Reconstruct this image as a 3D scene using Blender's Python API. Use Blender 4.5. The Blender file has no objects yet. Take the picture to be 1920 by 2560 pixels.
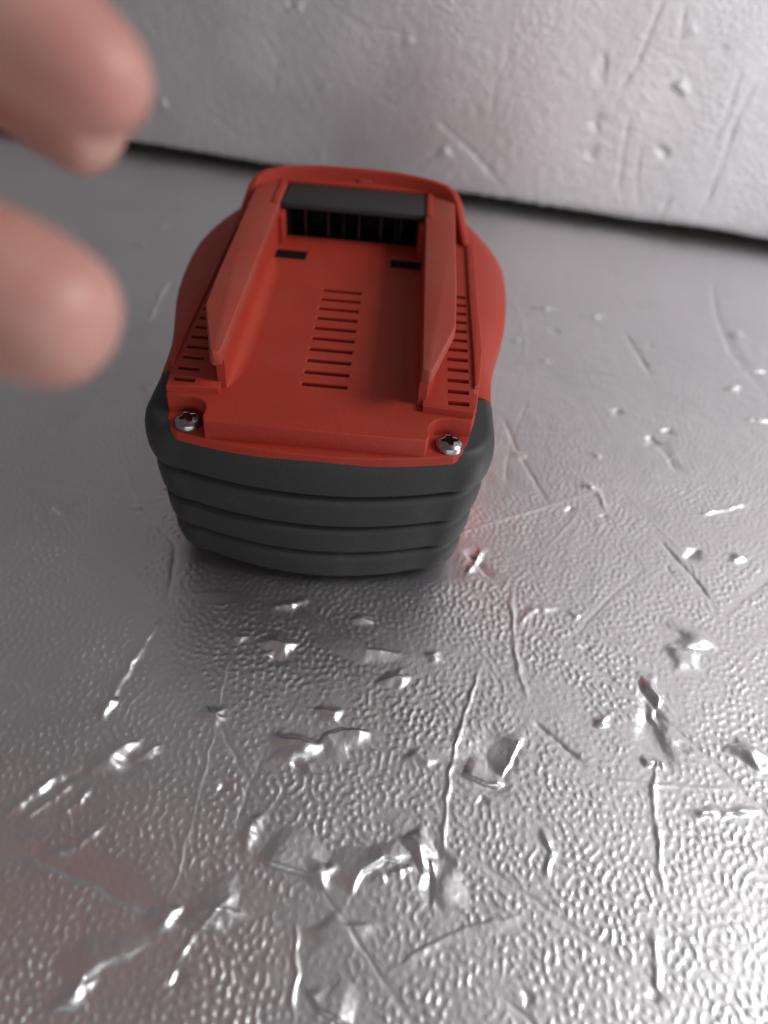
import bpy, bmesh, math
import numpy as np
from mathutils import Vector, Matrix

MM = 0.001
scene = bpy.context.scene
col = scene.collection
rng = np.random.default_rng(7)

# ------------------------------------------------------------------ camera
CAM = np.array([10.0, -180.5, 140.6])                     # millimetres
RC = np.array([[0.99700384, 0.02855404, 0.07188887],      # camera right
               [0.07223176, -0.67618825, -0.73317939],    # camera down
               [0.02767518, 0.73617533, -0.67622479]])    # camera forward
cd = bpy.data.cameras.new('camera')
cam = bpy.data.objects.new('camera', cd)
col.objects.link(cam)
cam.matrix_world = Matrix((
    (RC[0][0], -RC[1][0], -RC[2][0], CAM[0]*MM),
    (RC[0][1], -RC[1][1], -RC[2][1], CAM[1]*MM),
    (RC[0][2], -RC[1][2], -RC[2][2], CAM[2]*MM),
    (0, 0, 0, 1)))
cd.sensor_fit = 'VERTICAL'
cd.sensor_height = 36
cd.sensor_width = 27
cd.lens = 27.06
cd.clip_start = 0.005
cd.clip_end = 50
cd.dof.use_dof = True
cd.dof.focus_distance = 0.16
cd.dof.aperture_fstop = 9.8
scene.camera = cam

# ------------------------------------------------------------------ world and lamps (indoors)
w = bpy.data.worlds.new('World')
scene.world = w
w.use_nodes = True
bg = w.node_tree.nodes['Background']
bg.inputs[0].default_value = (0.98, 0.95, 0.97, 1)
bg.inputs[1].default_value = 0.138

def area(name, loc, target, size, power, color):
    ld = bpy.data.lights.new(name, 'AREA')
    ld.shape = 'RECTANGLE'
    ld.size, ld.size_y = size
    ld.energy = power
    ld.color = color
    o = bpy.data.objects.new(name, ld)
    col.objects.link(o)
    o.location = loc
    o.rotation_euler = (Vector(target) - Vector(loc)).to_track_quat('-Z', 'Y').to_euler()
    return o
area('window_light', (1.15, -0.12, 0.85), (0, 0.08, 0.02), (0.6, 0.55), 16.0, (0.97, 0.98, 1.0))
area('panel_fill_light', (0.55, -2.0, 0.34), (0.05, 0.2, 0.05), (2.2, 0.8), 13.0, (0.98, 0.98, 1.0))  # added fill from behind the camera, brightens the upright panel
area('ceiling_light', (0.95, 0.62, 1.45), (0.08, 0, 0), (1.4, 1.1), 3.1, (1.0, 0.95, 0.94))

vs = scene.view_settings
vs.view_transform = 'Standard'
vs.look = 'None'
vs.exposure = 0.0
vs.gamma = 1.0
vs.use_curve_mapping = False

# ------------------------------------------------------------------ materials
def mat(name, base, rough=0.5, metal=0.0, vary=0.12, vscale=120.0, bump=0.0, bscale=1500.0, spec=0.5,
        dust=None, sss=0.0, rvary=0.12):
    m = bpy.data.materials.new(name)
    m.use_nodes = True
    nt = m.node_tree
    b = nt.nodes['Principled BSDF']
    tc = nt.nodes.new('ShaderNodeTexCoord')
    n = nt.nodes.new('ShaderNodeTexNoise')
    n.inputs['Scale'].default_value = vscale
    n.inputs['Detail'].default_value = 6
    n.inputs['Roughness'].default_value = 0.6
    nt.links.new(tc.outputs['Object'], n.inputs['Vector'])
    mx = nt.nodes.new('ShaderNodeMix')
    mx.data_type = 'RGBA'
    mx.inputs[6].default_value = (*[c*(1-vary) for c in base], 1)
    mx.inputs[7].default_value = (*[min(1, c*(1+vary)) for c in base], 1)
    nt.links.new(n.outputs[0], mx.inputs[0])
    out = mx.outputs[2]
    if dust:
        dn = nt.nodes.new('ShaderNodeTexNoise')
        dn.inputs['Scale'].default_value = dust[1]
        dn.inputs['Detail'].default_value = 8
        dn.inputs['Roughness'].default_value = 0.7
        nt.links.new(tc.outputs['Object'], dn.inputs['Vector'])
        rp = nt.nodes.new('ShaderNodeMapRange')
        rp.inputs[1].default_value = dust[2]
        rp.inputs[2].default_value = dust[3]
        rp.inputs[4].default_value = dust[4]
        nt.links.new(dn.outputs[0], rp.inputs[0])
        m2 = nt.nodes.new('ShaderNodeMix')
        m2.data_type = 'RGBA'
        nt.links.new(rp.outputs[0], m2.inputs[0])
        nt.links.new(out, m2.inputs[6])
        m2.inputs[7].default_value = (*dust[0], 1)
        out = m2.outputs[2]
    nt.links.new(out, b.inputs['Base Color'])
    rr = nt.nodes.new('ShaderNodeMapRange')
    rr.inputs[3].default_value = rough - rvary
    rr.inputs[4].default_value = rough + rvary
    nt.links.new(n.outputs[0], rr.inputs[0])
    nt.links.new(rr.outputs[0], b.inputs['Roughness'])
    b.inputs['Metallic'].default_value = metal
    b.inputs['Specular IOR Level'].default_value = spec
    if sss:
        b.inputs['Subsurface Weight'].default_value = sss
        b.inputs['Subsurface Radius'].default_value = (1.0, 0.35, 0.2)
        b.inputs['Subsurface Scale'].default_value = 0.004
    if bump:
        bn = nt.nodes.new('ShaderNodeTexNoise')
        bn.inputs['Scale'].default_value = bscale
        bn.inputs['Detail'].default_value = 3
        nt.links.new(tc.outputs['Object'], bn.inputs['Vector'])
        bp = nt.nodes.new('ShaderNodeBump')
        bp.inputs['Strength'].default_value = bump
        bp.inputs['Distance'].default_value = 0.0002
        nt.links.new(bn.outputs[0], bp.inputs['Height'])
        nt.links.new(bp.outputs[0], b.inputs['Normal'])
    return m

M = {
    'red': mat('red_plastic', (0.33, 0.031, 0.016), 0.58, spec=0.26, vary=0.10, vscale=60, bump=0.35, bscale=2600,
               dust=((0.38, 0.15, 0.12), 45, 0.52, 0.80, 0.14)),
    'red_worn': mat('worn_red_plastic', (0.31, 0.040, 0.024), 0.62, vary=0.12, vscale=70, bump=0.4, bscale=2600,
                    spec=0.32, dust=((0.22, 0.10, 0.08), 50, 0.42, 0.75, 0.35)),
    'black': mat('black_rubber', (0.019, 0.019, 0.020), 0.6, vary=0.18, vscale=90, bump=0.4, bscale=2200,
                 dust=((0.11, 0.10, 0.10), 70, 0.55, 0.85, 0.35)),
    'black_plastic': mat('black_plastic', (0.030, 0.027, 0.029), 0.62, spec=0.3, vary=0.15, vscale=100, bump=0.2),
    'dark': mat('dark_plastic', (0.006, 0.005, 0.005), 0.7, spec=0.12),
    'copper': mat('contact_metal', (0.06, 0.045, 0.04), 0.5, metal=1.0),
    'steel': mat('screw_steel', (0.36, 0.36, 0.36), 0.25, metal=1.0, vary=0.2, vscale=400),
    'skin': mat('skin', (0.46, 0.28, 0.225), 0.5, vary=0.25, vscale=38, bump=0.5, bscale=900, sss=0.5,
                dust=((0.40, 0.11, 0.09), 30, 0.42, 0.66, 0.8)),
    'nail': mat('nail', (0.66, 0.40, 0.34), 0.3, vary=0.05),
    'foam': mat('board_foam', (0.36, 0.33, 0.30), 0.9, vary=0.2),
}

def foil_mat(name, rough):
    m = mat(name, (0.80, 0.775, 0.785), rough, metal=1.0, vary=0.05, vscale=35, rvary=0.07,
            dust=((0.42, 0.40, 0.40), 30, 0.56, 0.85, 0.35))
    nt = m.node_tree
    b = nt.nodes['Principled BSDF']
    tc = nt.nodes.new('ShaderNodeTexCoord')
    n1 = nt.nodes.new('ShaderNodeTexNoise')
    n1.inputs['Scale'].default_value = 1100
    n1.inputs['Detail'].default_value = 4
    nt.links.new(tc.outputs['Object'], n1.inputs['Vector'])
    bp = nt.nodes.new('ShaderNodeBump')
    bp.inputs['Strength'].default_value = 0.35
    bp.inputs['Distance'].default_value = 0.00012
    nt.links.new(n1.outputs[0], bp.inputs['Height'])
    nt.links.new(bp.outputs[0], b.inputs['Normal'])
    return m
M['foil'] = foil_mat('embossed_aluminium_foil', 0.39)
M['foil_wall'] = foil_mat('embossed_aluminium_panel_foil', 0.5)

# ------------------------------------------------------------------ helpers
def link(name, me, m=None, parent=None):
    o = bpy.data.objects.new(name, me)
    col.objects.link(o)
    if m:
        me.materials.clear()
        me.materials.append(m)
    if parent:
        o.parent = parent
    return o

def smooth(me, ang=38):
    me.shade_smooth()
    me.set_sharp_from_angle(angle=math.radians(ang))

def prism_bm(poly, z0, z1, bm=None):
    """closed prism from a plan polygon (mm)"""
    bm = bm or bmesh.new()
    a = [bm.verts.new((x*MM, y*MM, z0*MM)) for x, y in poly]
    b = [bm.verts.new((x*MM, y*MM, z1*MM)) for x, y in poly]
    n = len(poly)
    fs = [bm.faces.new(b), bm.faces.new(a[::-1])]
    for i in range(n):
        j = (i+1) % n
        fs.append(bm.faces.new((a[i], a[j], b[j], b[i])))
    bmesh.ops.recalc_face_normals(bm, faces=fs)
    return bm

def box_poly(x0, x1, y0, y1):
    return [(x0, y0), (x1, y0), (x1, y1), (x0, y1)]

def bm_mesh(bm, name='m'):
    me = bpy.data.meshes.new(name)
    bm.to_mesh(me)
    bm.free()
    return me

def carve(bm, cutters=None, bevel=0.0, seg=2, ang=35, name='m'):
    """mesh of bm minus the cutters, edges rounded"""
    t = bpy.data.objects.new('t', bm_mesh(bm))
    col.objects.link(t)
    c = None
    if cutters is not None:
        c = bpy.data.objects.new('c', bm_mesh(cutters))
        col.objects.link(c)
        md = t.modifiers.new('b', 'BOOLEAN')
        md.operation = 'DIFFERENCE'
        md.object = c
        md.solver = 'EXACT'
        md.use_self = True
    if bevel:
        bv = t.modifiers.new('v', 'BEVEL')
        bv.width = bevel*MM
        bv.segments = seg
        bv.limit_method = 'ANGLE'
        bv.angle_limit = math.radians(ang)
        bv.use_clamp_overlap = True
    dg = bpy.context.evaluated_depsgraph_get()
    dg.update()
    me = bpy.data.meshes.new_from_object(t.evaluated_get(dg))
    me.name = name
    bpy.data.objects.remove(t)
    if c:
        bpy.data.objects.remove(c)
    smooth(me, 20)
    return me

def loft(rings, cap=True, closed=True):
    """rings: list of equal length lists of mm points"""
    n = len(rings[0])
    V = [tuple(np.array(p)*MM) for r in rings for p in r]
    F = []
    for k in range(len(rings)-1):
        for i in range(n if closed else n-1):
            j = (i+1) % n
            F.append((k*n+i, k*n+j, (k+1)*n+j, (k+1)*n+i))
    if cap:
        F.append(tuple(range(n))[::-1])
        F.append(tuple((len(rings)-1)*n+i for i in range(n)))
    me = bpy.data.meshes.new('loft')
    me.from_pydata(V, [], F)
    bm = bmesh.new()
    bm.from_mesh(me)
    bmesh.ops.recalc_face_normals(bm, faces=bm.faces)
    bm.to_mesh(me)
    bm.free()
    smooth(me)
    return me

def unproject(px, py, z):
    """pixel of the 1659-wide picture to a point of the plane z (mm)"""
    s = 1920/1659
    v = RC.T @ np.array([(px*s-960)/1924, (py*s-1280)/1924, 1.0])
    return CAM + v*((z-CAM[2])/v[2])

# ------------------------------------------------------------------ embossed foil relief
G = 2048
PIT = 0.25                                                   # mm per cell, tile of 512 mm
def band(wave, width, seed):
    r = np.random.default_rng(seed)
    k = np.fft.fftfreq(G, PIT)
    kk = np.hypot(k[:, None], k[None, :])
    k0 = 1/wave
    flt = np.exp(-((kk-k0)/(k0*width))**2)
    h = np.fft.ifft2(np.fft.fft2(r.standard_normal((G, G)))*flt).real
    return h/h.std()
worm = 0.5+0.5*np.tanh(2.6*(band(1.72, 0.32, 1)-0.75))
w3 = band(3.2, 0.5, 8)
calm = np.clip(0.85+0.24*band(38, 0.6, 2)+0.14*band(9, .5, 5), 0.25, 1.3)
wav = band(60, 0.5, 3)
fine = band(7, 0.5, 4)
def sample(h, x, y):
    fx = (x/PIT) % G
    fy = (y/PIT) % G
    i = np.floor(fx).astype(int); j = np.floor(fy).astype(int)
    a = fx-i; b = fy-j
    i %= G; j %= G
    i1 = (i+1) % G; j1 = (j+1) % G
    return (h[i, j]*(1-a)*(1-b)+h[i1, j]*a*(1-b)+h[i, j1]*(1-a)*b+h[i1, j1]*a*b)

def rows(y, lo, hi):
    c = y[:, y.shape[1]//2]
    m = np.nonzero((c > lo-1.5) & (c < hi+1.5))[0]
    return slice(m[0], m[-1]+1) if len(m) else slice(0, 0)

def add_dent(Z, K, x, y, cx, cy, rx, ry, ang, h, flat=0.8):
    r = 3*max(rx, ry)
    q_ = rows(y, cy-r, cy+r)
    x, y, Z, K = x[q_], y[q_], Z[q_], K[q_]
    ca, sa = math.cos(ang), math.sin(ang)
    u = ((x-cx)*ca+(y-cy)*sa)/rx
    v = (-(x-cx)*sa+(y-cy)*ca)/ry
    u = u+0.28*np.sin(3.1*v+h*13)
    v = v+0.25*np.sin(2.7*u+cx)
    q = np.minimum(u*u+v*v, 40)
    g = np.exp(-q**1.6)
    Z += h*g*(1+0.45*u*np.sign(h)+0.35*v)
    np.minimum(K, 1-flat*np.exp(-q*0.5), out=K)

def add_crease(Z, K, x, y, pts, wd, h, step=0.0):
    """ridge along a polyline; with step it is a fold: steep on one side, a long facet on the other"""
    ys = [p[1] for p in pts]
    q_ = rows(y, min(ys)-6*wd, max(ys)+6*wd)
    x, y, Z, K = x[q_], y[q_], Z[q_], K[q_]
    best = np.full(x.shape, 1e9)
    side = np.zeros(x.shape)
    tt = np.zeros(x.shape)
    L = len(pts)-1
    for k in range(L):
        (x0, y0), (x1, y1) = pts[k], pts[k+1]
        dx, dy = x1-x0, y1-y0
        l2 = dx*dx+dy*dy+1e-9
        t = np.clip(((x-x0)*dx+(y-y0)*dy)/l2, 0, 1)
        d = np.hypot(x-x0-t*dx, y-y0-t*dy)
        s = np.sign((x-x0)*dy-(y-y0)*dx)
        c = d < best
        best = np.where(c, d, best)
        side = np.where(c, s, side)
        tt = np.where(c, (k+t)/L, tt)
    env = np.clip(np.minimum(tt, 1-tt)*5, 0, 1)
    lump = np.clip(0.8+0.25*np.sin(tt*L*5.3+wd*9)+0.12*np.sin(tt*L*17.1+h*20), 0.15, 1.5)
    if step:
        sd = side*np.sign(step)
        ramp = np.clip(1-best/(wd*(4.4+1.6*np.sin(tt*L*2.3+h*7))), 0, 1)
        steep = np.exp(-(best/(wd*0.42))**2)
        g = np.where(sd > 0, steep, ramp)
        Z += (h+0.5*abs(step))*g*(0.1+0.9*env)*(0.85+0.15*np.sin(tt*L*3.1+wd*9))
        np.minimum(K, 1-0.75*np.where(sd > 0, np.exp(-(best/wd)**2), ramp > 0.02), out=K)
    else:
        wv = wd*(0.7+0.4*np.sin(tt*L*4.1+h*31)**2)
        g = np.exp(-(best/wv)**2)
        Z += h*g*(0.15+0.85*env)*lump
        np.minimum(K, 1-0.85*np.exp(-(best/(wd*2.4))**2), out=K)

def grid_mesh(P):
    r, c = P.shape[:2]
    idx = np.arange(r*c).reshape(r, c)
    q = np.stack([idx[:-1, :-1], idx[:-1, 1:], idx[1:, 1:], idx[1:, :-1]], -1).reshape(-1, 4)
    return P.reshape(-1, 3), q

def np_mesh(name, V, Q):
    me = bpy.data.meshes.new(name)
    me.vertices.add(len(V))
    me.vertices.foreach_set('co', np.ascontiguousarray(V, dtype=np.float32).ravel())
    me.loops.add(Q.size)
    me.loops.foreach_set('vertex_index', Q.astype(np.int32).ravel())
    me.polygons.add(len(Q))
    me.polygons.foreach_set('loop_start', np.arange(0, Q.size, 4, dtype=np.int32))
    me.update(calc_edges=True)
    me.validate()
    me.shade_smooth()
    return me

# ---- floor
def fp(px, py):
    p = unproject(px, py, 0)
    return float(p[0]), float(p[1])

ny, nx = 900, 920
s = np.linspace(0, 1, ny)
yy = -165+(255+165)*(0.52*s+0.48*s**2)
tx = np.linspace(-1, 1, nx)
Y = np.repeat(yy[:, None], nx, 1)
half = 78+0.50*(Y+150)
X = 20-0.06*(Y+150)*0+tx[None, :]*(half*1.12)
Z = np.zeros_like(X)
K = np.ones_like(X)

# creases: (pixels of the 1659-wide picture), width, height, step
CR = [([(345, 1335), (300, 1410), (250, 1490), (222, 1560)], 0.7, 0.35, 0.0),
      ([(20, 1758), (70, 1715), (130, 1672)], 0.7, 0.40, 0.0),
      ([(45, 1775), (120, 1722), (165, 1690)], 0.6, 0.3, 0.0),
      ([(60, 1740), (150, 1680), (230, 1640)], 0.9, -0.3, 0.0),
      ([(130, 1762), (170, 1735), (195, 1700)], 0.7, 0.3, 0.0),
      ([(0, 1858), (70, 1850), (190, 1905), (300, 1962), (380, 1985), (520, 1978)], 0.8, -0.30, 0.22),
      ([(100, 1850), (170, 1830), (230, 1775)], 0.6, 0.25, 0.0),
      ([(400, 1978), (450, 1968), (515, 1966)], 1.0, 0.35, 0.15),
      ([(1045, 1425), (1010, 1520), (985, 1610), (968, 1690), (960, 1790), (955, 1860)], 0.42, 0.22, 0.0),
      ([(1105, 1270), (1108, 1370), (1120, 1450), (1140, 1510)], 0.5, 0.2, 0.0),
      ([(1120, 1350), (1150, 1318), (1210, 1312)], 0.7, 0.3, 0.0),
      ([(650, 1315), (720, 1360), (790, 1405), (870, 1412)], 0.8, 0.45, -0.2),
      ([(580, 1315), (630, 1308), (665, 1296)], 0.9, 0.5, 0.0),
      ([(690, 1600), (740, 1580), (800, 1585)], 0.9, 0.6, -0.2),
      ([(760, 1930), (780, 1885), (830, 1855), (885, 1848)], 0.9, 0.55, 0.15),
      ([(800, 1905), (850, 1885), (900, 1872)], 0.7, 0.4, 0.0),
      ([(870, 1810), (900, 1840), (915, 1890)], 0.8, 0.7, 0.2),
      ([(935, 1960), (940, 1900), (925, 1850)], 0.9, 0.6, -0.2),
      ([(560, 1850), (620, 1872), (700, 1890)], 1.2, 0.5, 0.2),
      ([(530, 1840), (540, 1790), (570, 1760)], 0.9, 0.45, 0.0),
      ([(630, 2212), (638, 2100), (640, 2000)], 0.4, 0.2, 0.0),
      ([(1410, 2000), (1420, 2080), (1415, 2150)], 0.6, 0.2, 0.0),
      ([(1415, 1640), (1412, 1740), (1425, 1850), (1430, 1930)], 0.5, 0.24, 0.0),
      ([(1490, 1758), (1560, 1756), (1640, 1752)], 0.6, 0.5, 0.0),
      ([(1380, 1640), (1420, 1650), (1440, 1655)], 0.6, 0.55, 0.0),
      ([(1000, 1672), (1045, 1690), (1088, 1695)], 0.9, 0.65, 0.2),
      ([(1130, 1590), (1110, 1630), (1085, 1680)], 0.7, 0.45, -0.2),
      ([(1155, 1560), (1200, 1600), (1260, 1650)], 0.6, -0.25, 0.0),
      ([(1420, 1160), (1480, 1230), (1540, 1300)], 0.5, -0.3, 0.0),
      ([(1350, 720), (1385, 775), (1405, 810)], 0.7, -0.35, 0.0),
      ([(1535, 610), (1545, 680), (1575, 760), (1640, 840)], 0.7, -0.3, 0.1),
      ([(1405, 945), (1440, 985), (1460, 1020)], 0.8, -0.4, 0.15),
      ([(1150, 664), (1175, 667), (1205, 668)], 0.8, 0.55, 0.0),
      ([(1255, 682), (1285, 684), (1310, 684)], 0.8, 0.5, 0.0),
      ([(1105, 735), (1138, 737)], 0.7, 0.4, 0.0),
      ([(1605, 800), (1650, 803)], 0.9, 0.6, 0.0),
      ([(1615, 906), (1659, 910)], 0.9, 0.6, 0.0),
      ([(1510, 1112), (1560, 1102), (1615, 1090)], 0.5, 0.35, 0.0),
      ([(1450, 545), (1495, 547)], 0.9, 0.5, 0.0),
      ([(1310, 1100), (1290, 1060), (1265, 1050)], 0.6, 0.3, 0.0),
      ([(320, 700), (345, 640), (370, 600)], 0.7, 0.4, 0.0),
      ([(1010, 1240), (1025, 1215), (1045, 1185)], 0.7, 0.6, 0.0),
      ([(1000, 1190), (1025, 1215), (1060, 1250)], 0.7, -0.4, 0.1),
      ([(40, 945), (80, 935), (125, 930)], 0.6, 0.3, 0.0),
      ([(275, 1100), (310, 1096)], 0.6, 0.3, 0.0),
      ([(360, 1310), (380, 1180), (300, 1090), (270, 1010)], 0.5, -0.18, 0.0),
      ([(160, 2150), (180, 2110), (230, 2080), (320, 2040)], 0.9, 0.4, 0.1),
      ([(1085, 900), (1120, 980), (1180, 1080)], 0.5, -0.2, 0.0),
      ([(380, 2080), (420, 2020), (500, 1930)], 0.5, 0.22, 0.0),
      ([(1180, 1900), (1190, 1840), (1170, 1790)], 0.6, 0.3, 0.0),
      ([(665, 2140), (690, 2180), (760, 2212)], 0.8, 0.4, 0.1)]
DN = [((600, 1395), 3.0, 2.2, 0.3, 0.8), ((600, 1425), 1.8, 1.2, 0, -0.5), ((850, 1470), 3.0, 1.6, 0.5, 0.85),
      ((935, 1420), 1.6, 1.4, 0, 0.45), ((710, 1545), 2.2, 1.8, 0.4, 0.7), ((635, 1622), 4.2, 3.0, 0.2, 1.1),
      ((650, 1650), 2.0, 1.4, 0, -0.7), ((240, 1640), 4.5, 2.4, 0.5, 1.0), ((275, 1650), 3.0, 2.2, 0.2, -0.5),
      ((320, 1630), 2.5, 1.0, 0.6, 0.5), ((228, 1535), 2.4, 1.3, 1.0, 0.7), ((460, 1545), 2.4, 1.6, 0.2, 0.5),
      ((1490, 1380), 4.2, 3.0, -0.3, 0.75), ((1475, 1425), 3.4, 3.0, 0.4, 0.7), ((1405, 1490), 1.6, 3.4, 0.1, 0.9),
      ((1415, 1580), 3.0, 7.0, -0.05, -0.7), ((1405, 1540), 1.4, 2.2, 0, 0.6), ((1612, 1630), 3.6, 2.2, -0.4, 1.0),
      ((1060, 1640), 6.0, 5.0, 0.5, -0.5), ((905, 1830), 2.4, 1.6, -0.6, 1.0), ((945, 1890), 2.4, 4.4, 0.1, -0.6),
      ((1500, 1200), 2.6, 1.8, 0.3, -0.7), ((1590, 1207), 2.0, 1.6, 0, 0.7), ((1270, 1052), 2.2, 1.4, 0.2, 0.5),
      ((1590, 725), 3.5, 3.0, 0, 0.5), ((1580, 840), 2.6, 2.4, 0, 0.6), ((1410, 955), 2.4, 2.2, 0, -0.5),
      ((1335, 890), 2.0, 1.8, 0, -0.45), ((1120, 985), 1.6, 1.5, 0, 0.3), ((1445, 935), 1.8, 1.8, 0, -0.4),
      ((170, 810), 3.0, 2.6, 0, 0.6), ((320, 835), 2.5, 2.2, 0, 0.6), ((245, 690), 2.2, 2.4, 0.4, 0.5),
      ((300, 530), 2.6, 2.0, 0.2, 0.5), ((350, 490), 3.0, 2.0, 0.5, 0.5), ((355, 225+200), 2.0, 1.6, 0, 0.4),
      ((490, 1060), 1.2, 1.2, 0, 0.2), ((140, 1100), 2.4, 2.0, 0, -0.35), ((725, 2020), 5.0, 2.2, 0.3, 0.35),
      ((690, 1890), 2.2, 2.0, 0, 0.6), ((350, 1985), 2.6, 1.6, 0.5, 0.7), ((450, 1985), 4.5, 1.6, 0.0, 0.6),
      ((150, 2155), 3.0, 1.6, 0.5, 0.6), ((1300, 1560), 1.8, 1.0, 0.5, 0.6), ((1240, 1330), 1.4, 1.0, 0, 0.3),
      ((1175, 780), 1.8, 1.4, 0, 0.3), ((1200, 715), 1.8, 1.6, 0, -0.4), ((1405, 750), 1.4, 1.2, 0, -0.2),
      ((905, 1640), 2.6, 1.6, 0.2, 0.4), ((520, 1380), 1.6, 1.0, 0.5, 0.35), ((780, 1340), 2.4, 1.2, 0.2, 0.5)]
XW = X+0.13*sample(fine, X, Y)+0.05*sample(w3, X, Y)
YW = Y+0.13*sample(fine, X+91, Y+40)+0.05*sample(w3, X+55, Y)
for pts, wd, h, st in CR:
    add_crease(Z, K, XW, YW, [fp(*p) for p in pts], wd*1.15, h*(1.6 if st else 1.5), st*1.6)
for (p, rx, ry, an, h) in DN:
    c = fp(*p)
    add_dent(Z, K, XW, YW, c[0], c[1], rx*0.9, ry*1.0, an, h*1.15)
r2 = np.random.default_rng(11)
for k in range(130):                                          # small scuffs everywhere
    cx, cy = r2.uniform(-150, 200), r2.uniform(-150, 200)
    if r2.random() < 0.55:
        add_dent(Z, K, XW, YW, cx, cy, r2.uniform(0.7, 1.7), r2.uniform(0.6, 1.4), r2.uniform(0, 3), r2.choice([-1, 1])*r2.uniform(.15, .45))
    else:
        a = r2.uniform(0, math.pi); l = r2.uniform(4, 22)
        add_crease(Z, K, XW, YW, [(cx-l*math.cos(a), cy-l*math.sin(a)), (cx+r2.uniform(-1, 1), cy), (cx+l*math.cos(a), cy+l*math.sin(a))],
                   r2.uniform(.3, .5), r2.choice([-1, 1])*r2.uniform(.06, .18))
r3 = np.random.default_rng(23)
for k in range(24):                                          # long fine scratches and wrinkles
    cx, cy = r3.uniform(-90, 120), r3.uniform(-140, 90)
    a = r3.choice([0.9, 1.9, 2.6, 0.3])+r3.normal(0, 0.25); l = r3.uniform(10, 34)
    b = r3.uniform(-3, 3)
    pts = [(cx+t*l*math.cos(a)-b*(1-t*t)*math.sin(a), cy+t*l*math.sin(a)+b*(1-t*t)*math.cos(a)) for t in (-1, -.5, 0, .5, 1)]
    add_crease(Z, K, XW, YW, pts, r3.uniform(.25, .45), r3.choice([-1, 1], p=[.5, .5])*r3.uniform(.08, .2), r3.choice([0, 0, 0, .12, -.12]))
AMP = 0.148
Z += AMP*sample(worm, X, Y)*sample(calm, X, Y)*K + 0.05*sample(wav, X, Y) + 0.012*sample(fine, X, Y)
# flatten under the battery so that it rests on the sheet
foot = np.exp(-(np.maximum(np.abs(X)-33, 0)/3)**2-(np.maximum(np.abs(Y-4)-52, 0)/3)**2)
Z = Z*(1-foot)+foot*(-0.15)
V1, Q1 = grid_mesh(np.stack([X, Y, Z], -1)*MM)
# the sheet goes on around the closely embossed middle
ring = np.array([[-900, -700], [900, -700], [900, 256], [-900, 256]], float)
b0 = np.array([[X[0, 0], Y[0, 0]], [X[0, -1], Y[0, -1]], [X[-1, -1], Y[-1, -1]], [X[-1, 0], Y[-1, 0]]])
ex = np.concatenate([ring, b0]); ex = np.concatenate([ex, np.full((8, 1), -0.02)], 1)*MM
far = np.array([[-900, 256, -0.02], [900, 256, -0.02], [900, 900, -0.02], [-900, 900, -0.02]], float)*MM
n1 = len(V1)
Q2 = np.array([[0, 1, 5, 4], [1, 2, 6, 5], [2, 3, 7, 6], [3, 0, 4, 7], [8, 9, 10, 11]])+n1
floor = link('floor', np_mesh('floor', np.concatenate([V1, ex, far]), np.concatenate([Q1, Q2])), M['foil'])
floor['kind'] = 'structure'
floor['label'] = 'dented embossed silver aluminium foil sheet the battery stands on'

# ---- upright panel behind, its lower edge a finger's breadth off the floor
ZB = 5.5
pa = unproject(0, 264, ZB); pb = unproject(1659, 516, ZB)
d = (pb-pa)[:2]; d /= np.linalg.norm(d)
base = pa[:2]
nrm = np.array([d[1], -d[0]])                                # towards the camera
if nrm[1] > 0:
    nrm = -nrm
def wp(px, py):
    """pixel to (along, height) on the panel face"""
    s_ = 1920/1659
    v = RC.T @ np.array([(px*s_-960)/1924, (py*s_-1280)/1924, 1.0])
    t = ((base-CAM[:2]) @ nrm)/(v[:2] @ nrm)
    p = CAM+v*t
    return float((p[:2]-base) @ d), float(p[2])
na, nh = 900, 330
A = np.repeat(np.linspace(-90, 530, na)[None, :], nh, 0)
H = np.repeat((ZB+(150-ZB)*np.linspace(0, 1, nh))[:, None], na, 1)
ZW = np.zeros_like(A); KW = np.ones_like(A)
WC = [([(1430, 0), (1400, 80), (1370, 150), (1335, 198)], 1.2, -0.5, 0.15), ([(1480, 10), (1468, 80)], 1.0, -0.4, 0.0),
      ([(1640, 160), (1590, 260), (1560, 350), (1525, 440), (1500, 480)], 1.2, -0.55, 0.2),
      ([(1600, 150), (1570, 250), (1530, 330)], 1.1, -0.35, 0.0), ([(1360, 250), (1345, 330), (1335, 420)], 1.0, -0.4, 0.2),
      ([(1385, 300), (1375, 380), (1380, 450)], 0.9, -0.3, 0.0), ([(945, 260), (1010, 320), (1085, 400)], 1.3, 0.5, 0.2),
      ([(1060, 250), (1070, 180), (1100, 120)], 0.8, 0.25, 0.0), ([(1310, 120), (1300, 190)], 1.0, -0.4, 0.0),
      ([(560, 60), (600, 130), (590, 200)], 0.9, 0.25, 0.0), ([(620, 0), (650, 40)], 1.0, 0.5, 0.0),
      ([(1450, 420), (1425, 470), (1410, 500)], 1.2, -0.4, 0.0), ([(870, 380), (930, 340), (960, 300)], 0.9, 0.3, 0.0),
      ([(740, 30), (790, 60), (870, 70)], 0.9, 0.25, 0.0), ([(450, 240), (520, 300)], 0.9, 0.25, 0.0)]
WD = [((1470, 190), 3.0, 2.4, 0, 0.9), ((1435, 330), 2.6, 2.4, 0, -0.8), ((1490, 50+20), 2.0, 2.0, 0, 0.5), ((1300, 90+60), 2.0, 4.0, 0.2, -0.5),
      ((960, 330), 2.6, 2.0, 0, 0.9), ((1290, 265), 2.6, 3.2, 0, -0.5), ((350, 225), 2.6, 2.6, 0.2, 0.9), ((880, 90), 2.0, 1.8, 0, 0.5),
      ((640, 20), 3.0, 2.0, 0.8, 0.7), ((1280, 330), 2.6, 3.0, 0.4, -0.5), ((1560, 110), 2.4, 2.0, 0, -0.4), ((700, 190), 2.0, 2.0, 0, 0.4)]
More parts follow.
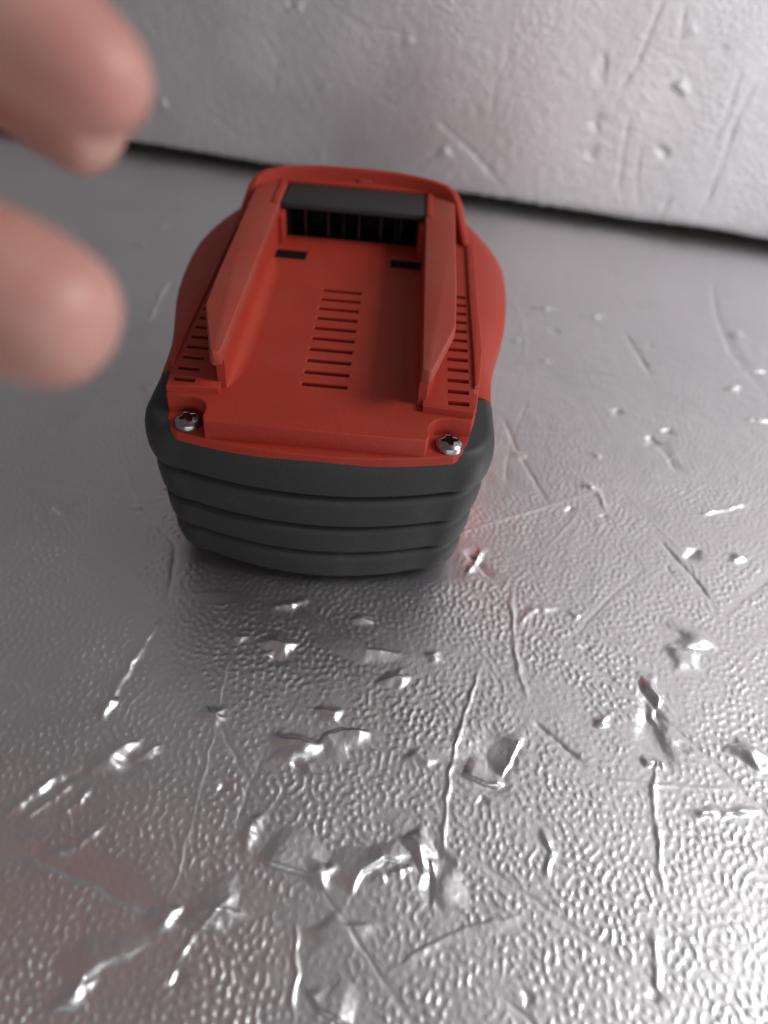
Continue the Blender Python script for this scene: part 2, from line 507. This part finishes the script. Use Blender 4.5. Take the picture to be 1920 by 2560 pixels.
for pts, wd, h, st in WC:
    add_crease(ZW, KW, A, H, [wp(*p) for p in pts], wd*0.62, -0.75*abs(h), 0.0)
for (p, rx, ry, an, h) in WD:
    c = wp(*p)
    add_dent(ZW, KW, A, H, c[0], c[1], rx, ry, an, h*0.6)
ZW += 0.15*sample(worm, A*0.62, H*0.62)*sample(calm, A+200, H+200)*KW+0.10*sample(wav, A+77, H)+0.02*sample(fine, A, H)
edge = np.exp(-(H-ZB)/1.2)
ZW += edge*(0.10*sample(fine, A*1.3, 0*H+50)-0.9)            # the foil rolls round the lower edge
HB = H+np.exp(-(H-ZB)/2.5)*(0.10*sample(fine, A, 0*H+20)+0.25*sample(wav, A, 0*H+20))
PW = np.stack([base[0]+d[0]*A+nrm[0]*ZW, base[1]+d[1]*A+nrm[1]*ZW, HB], -1)
Vw, Qw = grid_mesh(PW*MM)
def W3(a, h, o):
    return [base[0]+d[0]*a+nrm[0]*o, base[1]+d[1]*a+nrm[1]*o, h]
exw = np.array([W3(-700, 150, 0), W3(1100, 150, 0), W3(1100, 185, 0), W3(-700, 185, 0),
                W3(-700, ZB, -.3), W3(-90, ZB, -.3), W3(-90, 150, -.3), W3(-700, 150, -.3),
                W3(530, ZB, -.3), W3(1100, ZB, -.3), W3(1100, 150, -.3), W3(530, 150, -.3)])*MM
Qe = np.array([[0, 1, 2, 3], [4, 5, 6, 7], [8, 9, 10, 11]])+len(Vw)
panel = bpy.data.objects.new('foil_panel', None)
col.objects.link(panel)
panel['label'] = 'upright foil faced board with scratches and dents behind the battery'
panel['category'] = 'panel'
link('foil_face', np_mesh('foil_face', np.concatenate([Vw, exw]), np.concatenate([Qw, Qe])), M['foil_wall'], panel)
core = bmesh.new()
cv = [W3(-700, 0, -1.6), W3(1100, 0, -1.6), W3(1100, 0, -32), W3(-700, 0, -32)]
prism_bm([(p[0], p[1]) for p in cv], ZB+0.4, 183, core)
link('board_core', carve(core), M['foam'], panel)
# batten the panel stands on, set back under it
bt = bmesh.new()
cv = [W3(-700, 0, -22), W3(1100, 0, -22), W3(1100, 0, -30), W3(-700, 0, -30)]
prism_bm([(p[0], p[1]) for p in cv], 0.0, ZB+0.3, bt)
link('batten', carve(bt), M['black_plastic'], panel)

# ------------------------------------------------------------------ battery pack
pack = bpy.data.objects.new('battery_pack', None)
col.objects.link(pack)
pack.rotation_euler = (0, 0, math.radians(-1.2))
pack.location = (0.0003, 0, 0)
pack['label'] = 'red and black cordless tool battery pack with two slide rails on top'
pack['category'] = 'battery'

ZP, ZA, ZR = 45.6, 41.4, 56.1       # plate, front apron, rail top
YJ = -31.0                          # where the black bumper meets the red housing

def outline(inx, iny, hw=39.0, yf=-57.4):
    """plan of the bumper: back line, sides, round corners, bowed front"""
    pts = []
    W = hw-inx
    yc = -41.5
    pts.append((-W, YJ))
    pts.append((-W, (YJ+yc)/2))
    R = 8.5
    edge_y = -52.6+iny                       # height of the bowed front at the corner
    for k in range(11):                       # left corner
        t = k/10*math.pi/2
        pts.append((-W+R-R*math.cos(t), yc-(yc-edge_y)*-1*0-math.sin(t)*(yc-edge_y)))
    x0 = -W+R
    for k in range(1, 24):
        u = k/24
        x = x0+(-2*x0)*u
        bow = (1-(abs(x)/abs(x0))**2.0)
        pts.append((x, edge_y-(edge_y-(yf+iny))*bow))
    for k in range(11):
        t = math.pi/2*(1-k/10)
        pts.append((W-R+R*math.cos(t), yc-math.sin(t)*(yc-edge_y)))
    pts.append((W, (YJ+yc)/2))
    pts.append((W, YJ))
    return pts

def lobes(prof):
    rings = []
    for z, i in prof:
        b = float(np.interp(z, [0, 5, 11, 20, 29.5, 35, 41], [6, 4.1, 3.6, 2.4, 1.15, 0, 0]))
        g = max(i-b, 0.0)
        rings.append([(x, y, z) for x, y in outline(i, 0.45*b+g*1.15 if z < 32 else 0.5*i)])
    return loft(rings)
bumper = link('bumper', lobes([(29.2, 2.7), (29.6, 2.3), (30.2, 1.35), (30.9, .75), (31.8, .42), (33.5, .12), (35.5, 0), (37.5, .10), (39.2, .45), (40.3, 1.0),
                               (40.9, 1.6), (41.3, 2.6)]), M['black'], pack)
link('rib', lobes([(19.8, 3.9), (20.2, 3.4), (20.8, 2.5), (21.5, 2.0), (22.6, 1.75), (24.4, 1.5), (26.4, 1.35), (27.9, 1.45), (28.6, 1.8), (29.1, 2.4), (29.4, 3.2)]),
     M['black'], bumper)
link('rib', lobes([(11.0, 5.0), (11.4, 4.5), (12.0, 3.7), (12.7, 3.15), (13.9, 2.85), (15.6, 2.65), (17.4, 2.55), (18.6, 2.65), (19.2, 3.0), (19.7, 3.7), (20.0, 4.5)]),
     M['black'], bumper)
link('rib', lobes([(0.05, 9.0), (0.4, 8.2), (1.3, 6.9), (2.6, 5.6), (4.4, 4.5), (6.4, 3.95), (8.4, 3.75), (9.6, 3.85), (10.3, 4.2), (10.8, 4.8), (11.2, 5.7)]),
     M['black'], bumper)

# red housing: cross-sections along the length
wy = np.array([-31, -25, -18, -11, -4, 3, 10, 20, 30, 40, 47, 52, 56, 59, 61, 62.2])
ww = np.array([38.4, 38.7, 39.3, 40.5, 42.0, 43.4, 44.5, 45.4, 45.8, 45.6, 44.6, 43.0, 40.6, 37.6, 34.0, 29.0])
secs = []
for y in np.concatenate([np.linspace(-30.85, 50, 44), np.linspace(51, 62.2, 14)]):
    Wd = float(np.interp(y, wy, ww))
    k = float(np.interp(y, [-31, 50, 56, 60, 62.2], [1, 1, 0.97, 0.88, 0.7]))
    top = 46.4*float(np.interp(y, [-31, -24, -8, 55, 60, 62.2], [0.905, 0.93, 1, 1, 0.985, 0.94]))
    inn = min(34.2, Wd-3.6)
    r = []
    prof = [(Wd-5.0, 3.0), (Wd-3.2, 8), (Wd-1.9, 18), (Wd-0.8, 28), (Wd-0.15, 35), (Wd, 38.2), (Wd-0.25, 40.3)]
    for t in np.linspace(0.15, 1, 7):
        a = t*math.pi/2
        ca_, sa_ = 0.45*math.cos(a)**0.9+0.55*(1-t), 0.45*math.sin(a)+0.55*t
        prof.append((inn+(Wd-0.25-inn)*ca_, 40.3+(top-40.3)*sa_))
    pr = [(x, min(z, top)) for x, z in prof]+[(inn-0.6, top-0.1), (inn-0.9, top-4.5)]
    secs.append([(x, y, z) for x, z in pr]+[(-x, y, z) for x, z in pr[::-1]])
link('housing', loft(secs), M['red'], pack)
bp_ = prism_bm([(-26, -42), (26, -42), (32, -28), (36, 20), (34, 52), (26, 57), (-26, 57), (-34, 52), (-36, 20), (-32, -28)], 0.0, 5.0)
link('base', carve(bp_, bevel=1.2, seg=3), M['black_plastic'], pack)

# front apron (lower lip in front of the top plate)
ap = []
for x in np.linspace(-29, 29, 31):
    ap.append((x, -57.0+3.9*abs(x/29)**2.1))
ap += [(30.8, -51.6), (32.0, -48.5), (34.6, -35.5), (34.6, -28), (-34.6, -28), (-34.6, -35.5), (-32.0, -48.5), (-30.8, -51.6)]
link('apron', carve(prism_bm(ap, 39.0, ZA), bevel=0.35), M['red'], pack)

# top plate with its slots
def notch(sx):
    """rounded notch in the front corner round the screw"""
    out = []
    cx, cy, r = 27.5, -50.8, 4.3
    for k in range(9):
        a = math.radians(-90-100*k/8)
        out.append((sx*(cx+r*math.cos(a)), cy+r*math.sin(a)))
    out.append((sx*(cx-0.4), cy+r))
    return out
def plate_poly():
    right = [(p[0], p[1]) for p in notch(1)]
    p = [(-22.8, -54.4), (22.8, -54.4)]
    rn = [(23.4, -52.3), (23.35, -50.0), (23.7, -48.2), (24.7, -46.8), (26.4, -46.0), (28.2, -45.8), (32.5, -45.9)]
    p += rn + [(33.6, -41.0), (34.8, -30), (35.4, 0), (35.6, 40), (34.5, 50), (28, 55.5), (15, 57), (-15, 57), (-28, 55.5), (-34.5, 50), (-35.6, 40), (-35.4, 0), (-34.8, -30), (-33.6, -41.0)]
    p += [(-x, y) for x, y in rn[::-1]]
    return p
cut = bmesh.new()
for k in range(10):
    y = 7.1-k*4.95
    prism_bm(box_poly(-5.1, 5.1, y-0.78, y+0.78), ZP-2.4, ZP+3, cut)
for sx in (-1, 1):
    x0, x1 = sorted((sx*11.9, sx*20.6))
    prism_bm(box_poly(x0, x1, 24.0, 29.8), ZP-2.6, ZP+3, cut)
link('top_plate', carve(prism_bm(plate_poly(), 40.5, ZP), cut, bevel=0.28), M['red'], pack)
for sx in (-1, 1):
    x0, x1 = sorted((sx*12.0, sx*20.5))
    link('latch_tab', carve(prism_bm(box_poly(x0, x1, 24.1, 29.7), ZP-2.4, ZP-0.3), bevel=0.15), M['dark'], pack)

# side ledges with vent slots and a raised lip
for sx in (-1, 1):
    poly = [(21.8, -44.2), (32.6, -45.0), (33.0, -36.2), (34.2, -35.4), (35.3, -20), (35.2, 5), (35.5, 40), (33.5, 48), (21.8, 48)]
    poly = [(sx*x, y) for x, y in poly]
    cut = bmesh.new()
    for k in range(12):
        y = 7.0-k*4.45
        xi = 27.2
        xo = 32.4-0.6*k/11
        x0, x1 = sorted((sx*xi, sx*xo))
        prism_bm(box_poly(x0, x1, y-0.78, y+0.78), ZP-0.9, ZP+4, cut)
    lg = link('ledge', carve(prism_bm(poly, 42.0, ZP+1.4), cut, bevel=0.3), M['red'], pack)
    lip = [(33.3, 40), (33.1, 5), (33.2, -20), (33.0, -36.0), (34.3, -35.2), (35.5, -20), (35.5, 5), (35.8, 40)]
    link('lip', carve(prism_bm([(sx*x, y) for x, y in lip], ZP-3, ZP+2.2), bevel=0.45, seg=3), M['red'], lg)

# slide rails: stem with a foot fillet, flange overhanging outwards, tapered to the front
def rail(sx):
    fl = [(20.6, 53), (20.6, -44.2), (22.4, -44.8), (23.0, -44.0), (28.0, -25.0), (28.5, -9), (28.9, 27), (29.2, 53)]
    flange = carve(prism_bm([(sx*x, y) for x, y in fl], ZR-3.5, ZR), bevel=0.55, seg=3)
    o = link('rail', flange, M['red_worn'], pack)
    prof = [(25.0, ZP-1), (25.0, ZR-3.2), (20.75, ZR-2.9), (20.65, ZR-5.5)]
    for k in range(9):
        a = k/8*math.pi/2
        prof.append((17.7+2.95*math.cos(a)*1.0 if False else 20.65-3.2*(1-math.cos(a)), ZP+3.2-3.2*math.sin(a)+0.03))
    prof.append((17.4, ZP-1))
    rings = []
    for y, f in ((-41.6, .12), (-40.8, .25), (-36, .7), (-28, 1), (16, 1), (22, .45), (23.0, .3)):
        rings.append([(sx*(20.65-(20.65-x)*f if x < 20.65 else (22.3+2.7*min(1, f*1.0)**1.5 if x > 24 else x)), y, ZP+(z-ZP)*f if (x < 20.65 and z > ZP) else z) for x, z in prof])
    link('stem', loft(rings), M['red'], o)
    prof2 = [(25.0, ZP-1), (25.0, ZR-3.2), (20.75, ZR-2.9), (20.75, ZP-1)]
    link('stem', loft([[(sx*x, y, z) for x, z in prof2] for y in (22.9, 52.5)]), M['red'], o)
    return o
for sx in (-1, 1):
    rail(sx)

# terminal block between the rails
block = link('rear_block', carve(prism_bm([(-20.7, 53.2), (20.7, 53.2), (29.0, 52.0), (26, 53.8), (19, 56.0), (9, 57.4), (-9, 57.4), (-19, 56.0), (-26, 53.8), (-29.0, 52.0)], 43.0, ZR+0.5), bevel=0.35), M['red'], pack)
cover = link('terminal_cover', carve(prism_bm([(-20.4, 37.3), (20.9, 37.3), (20.9, 53.0), (-19.6, 53.0)], ZR-2.0, ZR-0.25), bevel=0.4, seg=3), M['black_plastic'], pack)
tb = prism_bm(box_poly(-19.2, 19.4, 39.0, 52.8), ZP-0.5, ZR-2.1)
cut = bmesh.new()
fins = [-18.2, -13.6, -7.0, -2.6, 1.9, 8.2, 12.6, 18.6]
for a, b in zip(fins[:-1], fins[1:]):
    prism_bm(box_poly(a+0.45, b-0.45, 38, 49.5), ZP+0.2, ZR-1, cut)
tblock = link('terminal_block', carve(tb, cut, bevel=0.12, seg=1), M['dark'], pack)
for x in (-13.6, -7.0, 1.9, 8.2, 14.0):
    link('contact', carve(prism_bm(box_poly(x-0.22, x+0.22, 38.75, 47), ZP+1.4, ZR-2.6), bevel=0.08, seg=1), M['copper'], tblock)
for sx in (-1, 1):                                            # posts framing the terminal bay
    x0, x1 = sorted((sx*19.1, sx*21.4))
    link('post', carve(prism_bm(box_poly(x0, x1, 33.0, 40.5), ZP-0.5, ZR-2.3), bevel=0.4), M['red'], pack)
    x0, x1 = sorted((sx*20.95, sx*22.6))
    link('post', carve(prism_bm(box_poly(x0, x1, 35.5, 53.0), ZR-5, ZR+0.55), bevel=0.35), M['red'], pack)

# rear cap: a bowed wall that runs down the sides
path = [(0, 58.7, 60.0), (6, 58.6, 60.0), (12, 58.1, 60.0), (18, 57.0, 59.8), (23, 55.4, 59.6), (27, 53.2, 59.3), (29.8, 50.6, 58.5), (31.6, 47.8, 56.2),
        (32.9, 45.0, 52.4), (33.9, 42.0, 49.4), (34.8, 38.5, 47.4), (35.5, 34.0, 46.2)]
full = [(-x, y, z) for x, y, z in path[:0:-1]]+path
P2 = np.array([(x, y) for x, y, z in full])
T = np.gradient(P2, axis=0); T /= np.linalg.norm(T, axis=1)[:, None]
Nn = np.stack([-T[:, 1], T[:, 0]], 1)                          # outward
rings = []
for (x, y, z), n in zip(full, Nn):
    th = 2.3
    prof = [(1.6, 30), (0.9, 44), (0.25, max(z-4, 45)), (0.0, z-0.9), (-0.35, z-0.2), (-0.95, z), (-th+0.6, z), (-th+0.1, z-0.3), (-th, z-1.0), (-th, 43), (-th, 30)]
    rings.append([(x+n[0]*o, y+n[1]*o, h) for o, h in prof])
link('rear_cap', loft(rings), M['red'], pack)
cl = bmesh.new()                                              # small catch in the middle of the cap
prism_bm(box_poly(0.2, 4.0, 55.0, 57.0), ZR, ZR+1.3, cl)
link('catch', carve(cl, bevel=0.3), M['red_worn'], pack)

# screws: pan head with a cross recess
def screw(x, y, rot):
    prof = [(0.01, 2.7), (0.8, 2.68), (1.6, 2.55), (2.3, 2.25), (2.75, 1.8), (2.95, 1.2), (2.95, 0.0)]
    bm = bmesh.new()
    n = 40
    R_ = [[bm.verts.new((r*math.cos(2*math.pi*i/n)*MM, r*math.sin(2*math.pi*i/n)*MM, z*MM)) for i in range(n)] for r, z in prof]
    for a, b in zip(R_[:-1], R_[1:]):
        for i in range(n):
            bm.faces.new((a[i], b[i], b[(i+1) % n], a[(i+1) % n]))
    bm.faces.new(R_[0]); bm.faces.new(R_[-1][::-1])
    bmesh.ops.recalc_face_normals(bm, faces=bm.faces)
    c = bmesh.new()
    prism_bm([(-0.5, -1.75), (0.5, -1.75), (0.75, -0.75), (1.75, -0.5), (1.75, 0.5), (0.75, 0.75), (0.5, 1.75), (-0.5, 1.75), (-0.75, 0.75), (-1.75, 0.5),
              (-1.75, -0.5), (-0.75, -0.75)], 0.3, 4, c)
    o = link('screw', carve(bm, c, bevel=0.08, seg=2, ang=50), M['steel'], pack)
    o.location = (x*MM, y*MM, (ZA-0.75)*MM)
    o.rotation_euler = (0, 0, rot)
    return o
screw(-27.3, -49.9, 0.5)
screw(27.9, -50.0, 0.15)

# ------------------------------------------------------------------ hand reaching in from the left
def c2w(p):
    return CAM + p[0]*RC[0] + p[1]*RC[1] + p[2]*RC[2]
J = [  # camera-frame millimetres: right, down, forward ; radius
    (-172, -22, 112, 24), (-142, -34, 106, 25),                         # 0 wrist, 1 palm root
    (-114, -70, 84, 11), (-86, -77, 80, 9.6), (-57, -66, 81, 9.0), (-40, -54.5, 84, 8.2), (-29.5, -46.5, 86, 6.2),   # index 2-6
    (-116, -66, 102, 11.5), (-92, -78, 106, 9.8), (-68, -71, 107, 9.0), (-50, -59, 108, 8.2), (-38.5, -49, 109, 6.0),     # middle 7-11
    (-122, -56, 120, 11.5), (-102, -66, 128, 9.6), (-84, -58, 131, 8.8), (-74, -46, 130, 8.2), (-68, -35, 129, 6.4),   # ring 12-16
    (-126, -42, 134, 10.5), (-110, -46, 142, 8.6), (-98, -38, 144, 7.8), (-92, -28, 143, 7.2), (-88, -19, 142, 5.6),    # little 17-21
    (-110, -36, 92, 14), (-80, -35, 89, 11.6), (-54, -30, 88, 10.4), (-42, -25.5, 88, 10.0), (-33.5, -21, 88.5, 7.2),    # thumb 22-26
    (-240, 4, 125, 27), (-410, 50, 150, 34)]                          # 27, 28 forearm
SC = 0.70
J = [(x*SC, y*SC, z*SC, r*SC) for x, y, z, r in J]
SH = {k: (2.3, 2.1) for k in (4, 5, 6)}
SH.update({3: (1.5, 1.5), 23: (0.6, 0.6), 24: (1.3, 1.0), 25: (1.6, 1.4), 26: (1.8, 1.6), 9: (-0.5, -0.5), 10: (0, -1.0), 11: (0.3, -1.0)})
J = [(x+SH.get(k, (0, 0))[0], y+SH.get(k, (0, 0))[1], z, r) for k, (x, y, z, r) in enumerate(J)]
E_ = [(0, 1), (1, 2), (2, 3), (3, 4), (4, 5), (5, 6), (1, 7), (7, 8), (8, 9), (9, 10), (10, 11), (1, 12), (12, 13), (13, 14), (14, 15), (15, 16),
      (1, 17), (17, 18), (18, 19), (19, 20), (20, 21), (1, 22), (22, 23), (23, 24), (24, 25), (25, 26), (0, 27), (27, 28)]
me = bpy.data.meshes.new('hand')
me.from_pydata([tuple(c2w(j[:3])*MM) for j in J], E_, [])
ho = bpy.data.objects.new('t', me)
col.objects.link(ho)
ho.modifiers.new('s', 'SKIN')
for v, j in zip(me.skin_vertices[0].data, J):
    v.radius = (j[3]*MM, j[3]*MM)
    v.use_root = False
me.skin_vertices[0].data[1].use_root = True
ho.modifiers['s'].use_smooth_shade = True
ho.modifiers['s'].branch_smoothing = 0.6
sd = ho.modifiers.new('d', 'SUBSURF')
sd.levels = sd.render_levels = 3
dg = bpy.context.evaluated_depsgraph_get()
dg.update()
hm = bpy.data.meshes.new_from_object(ho.evaluated_get(dg))
bpy.data.objects.remove(ho)
hm.name = 'hand'
hm.shade_smooth()
hand = link('hand', hm, M['skin'])
hand['label'] = 'blurred bare hand reaching in from the left, thumb and forefinger apart'
hand['category'] = 'hand'
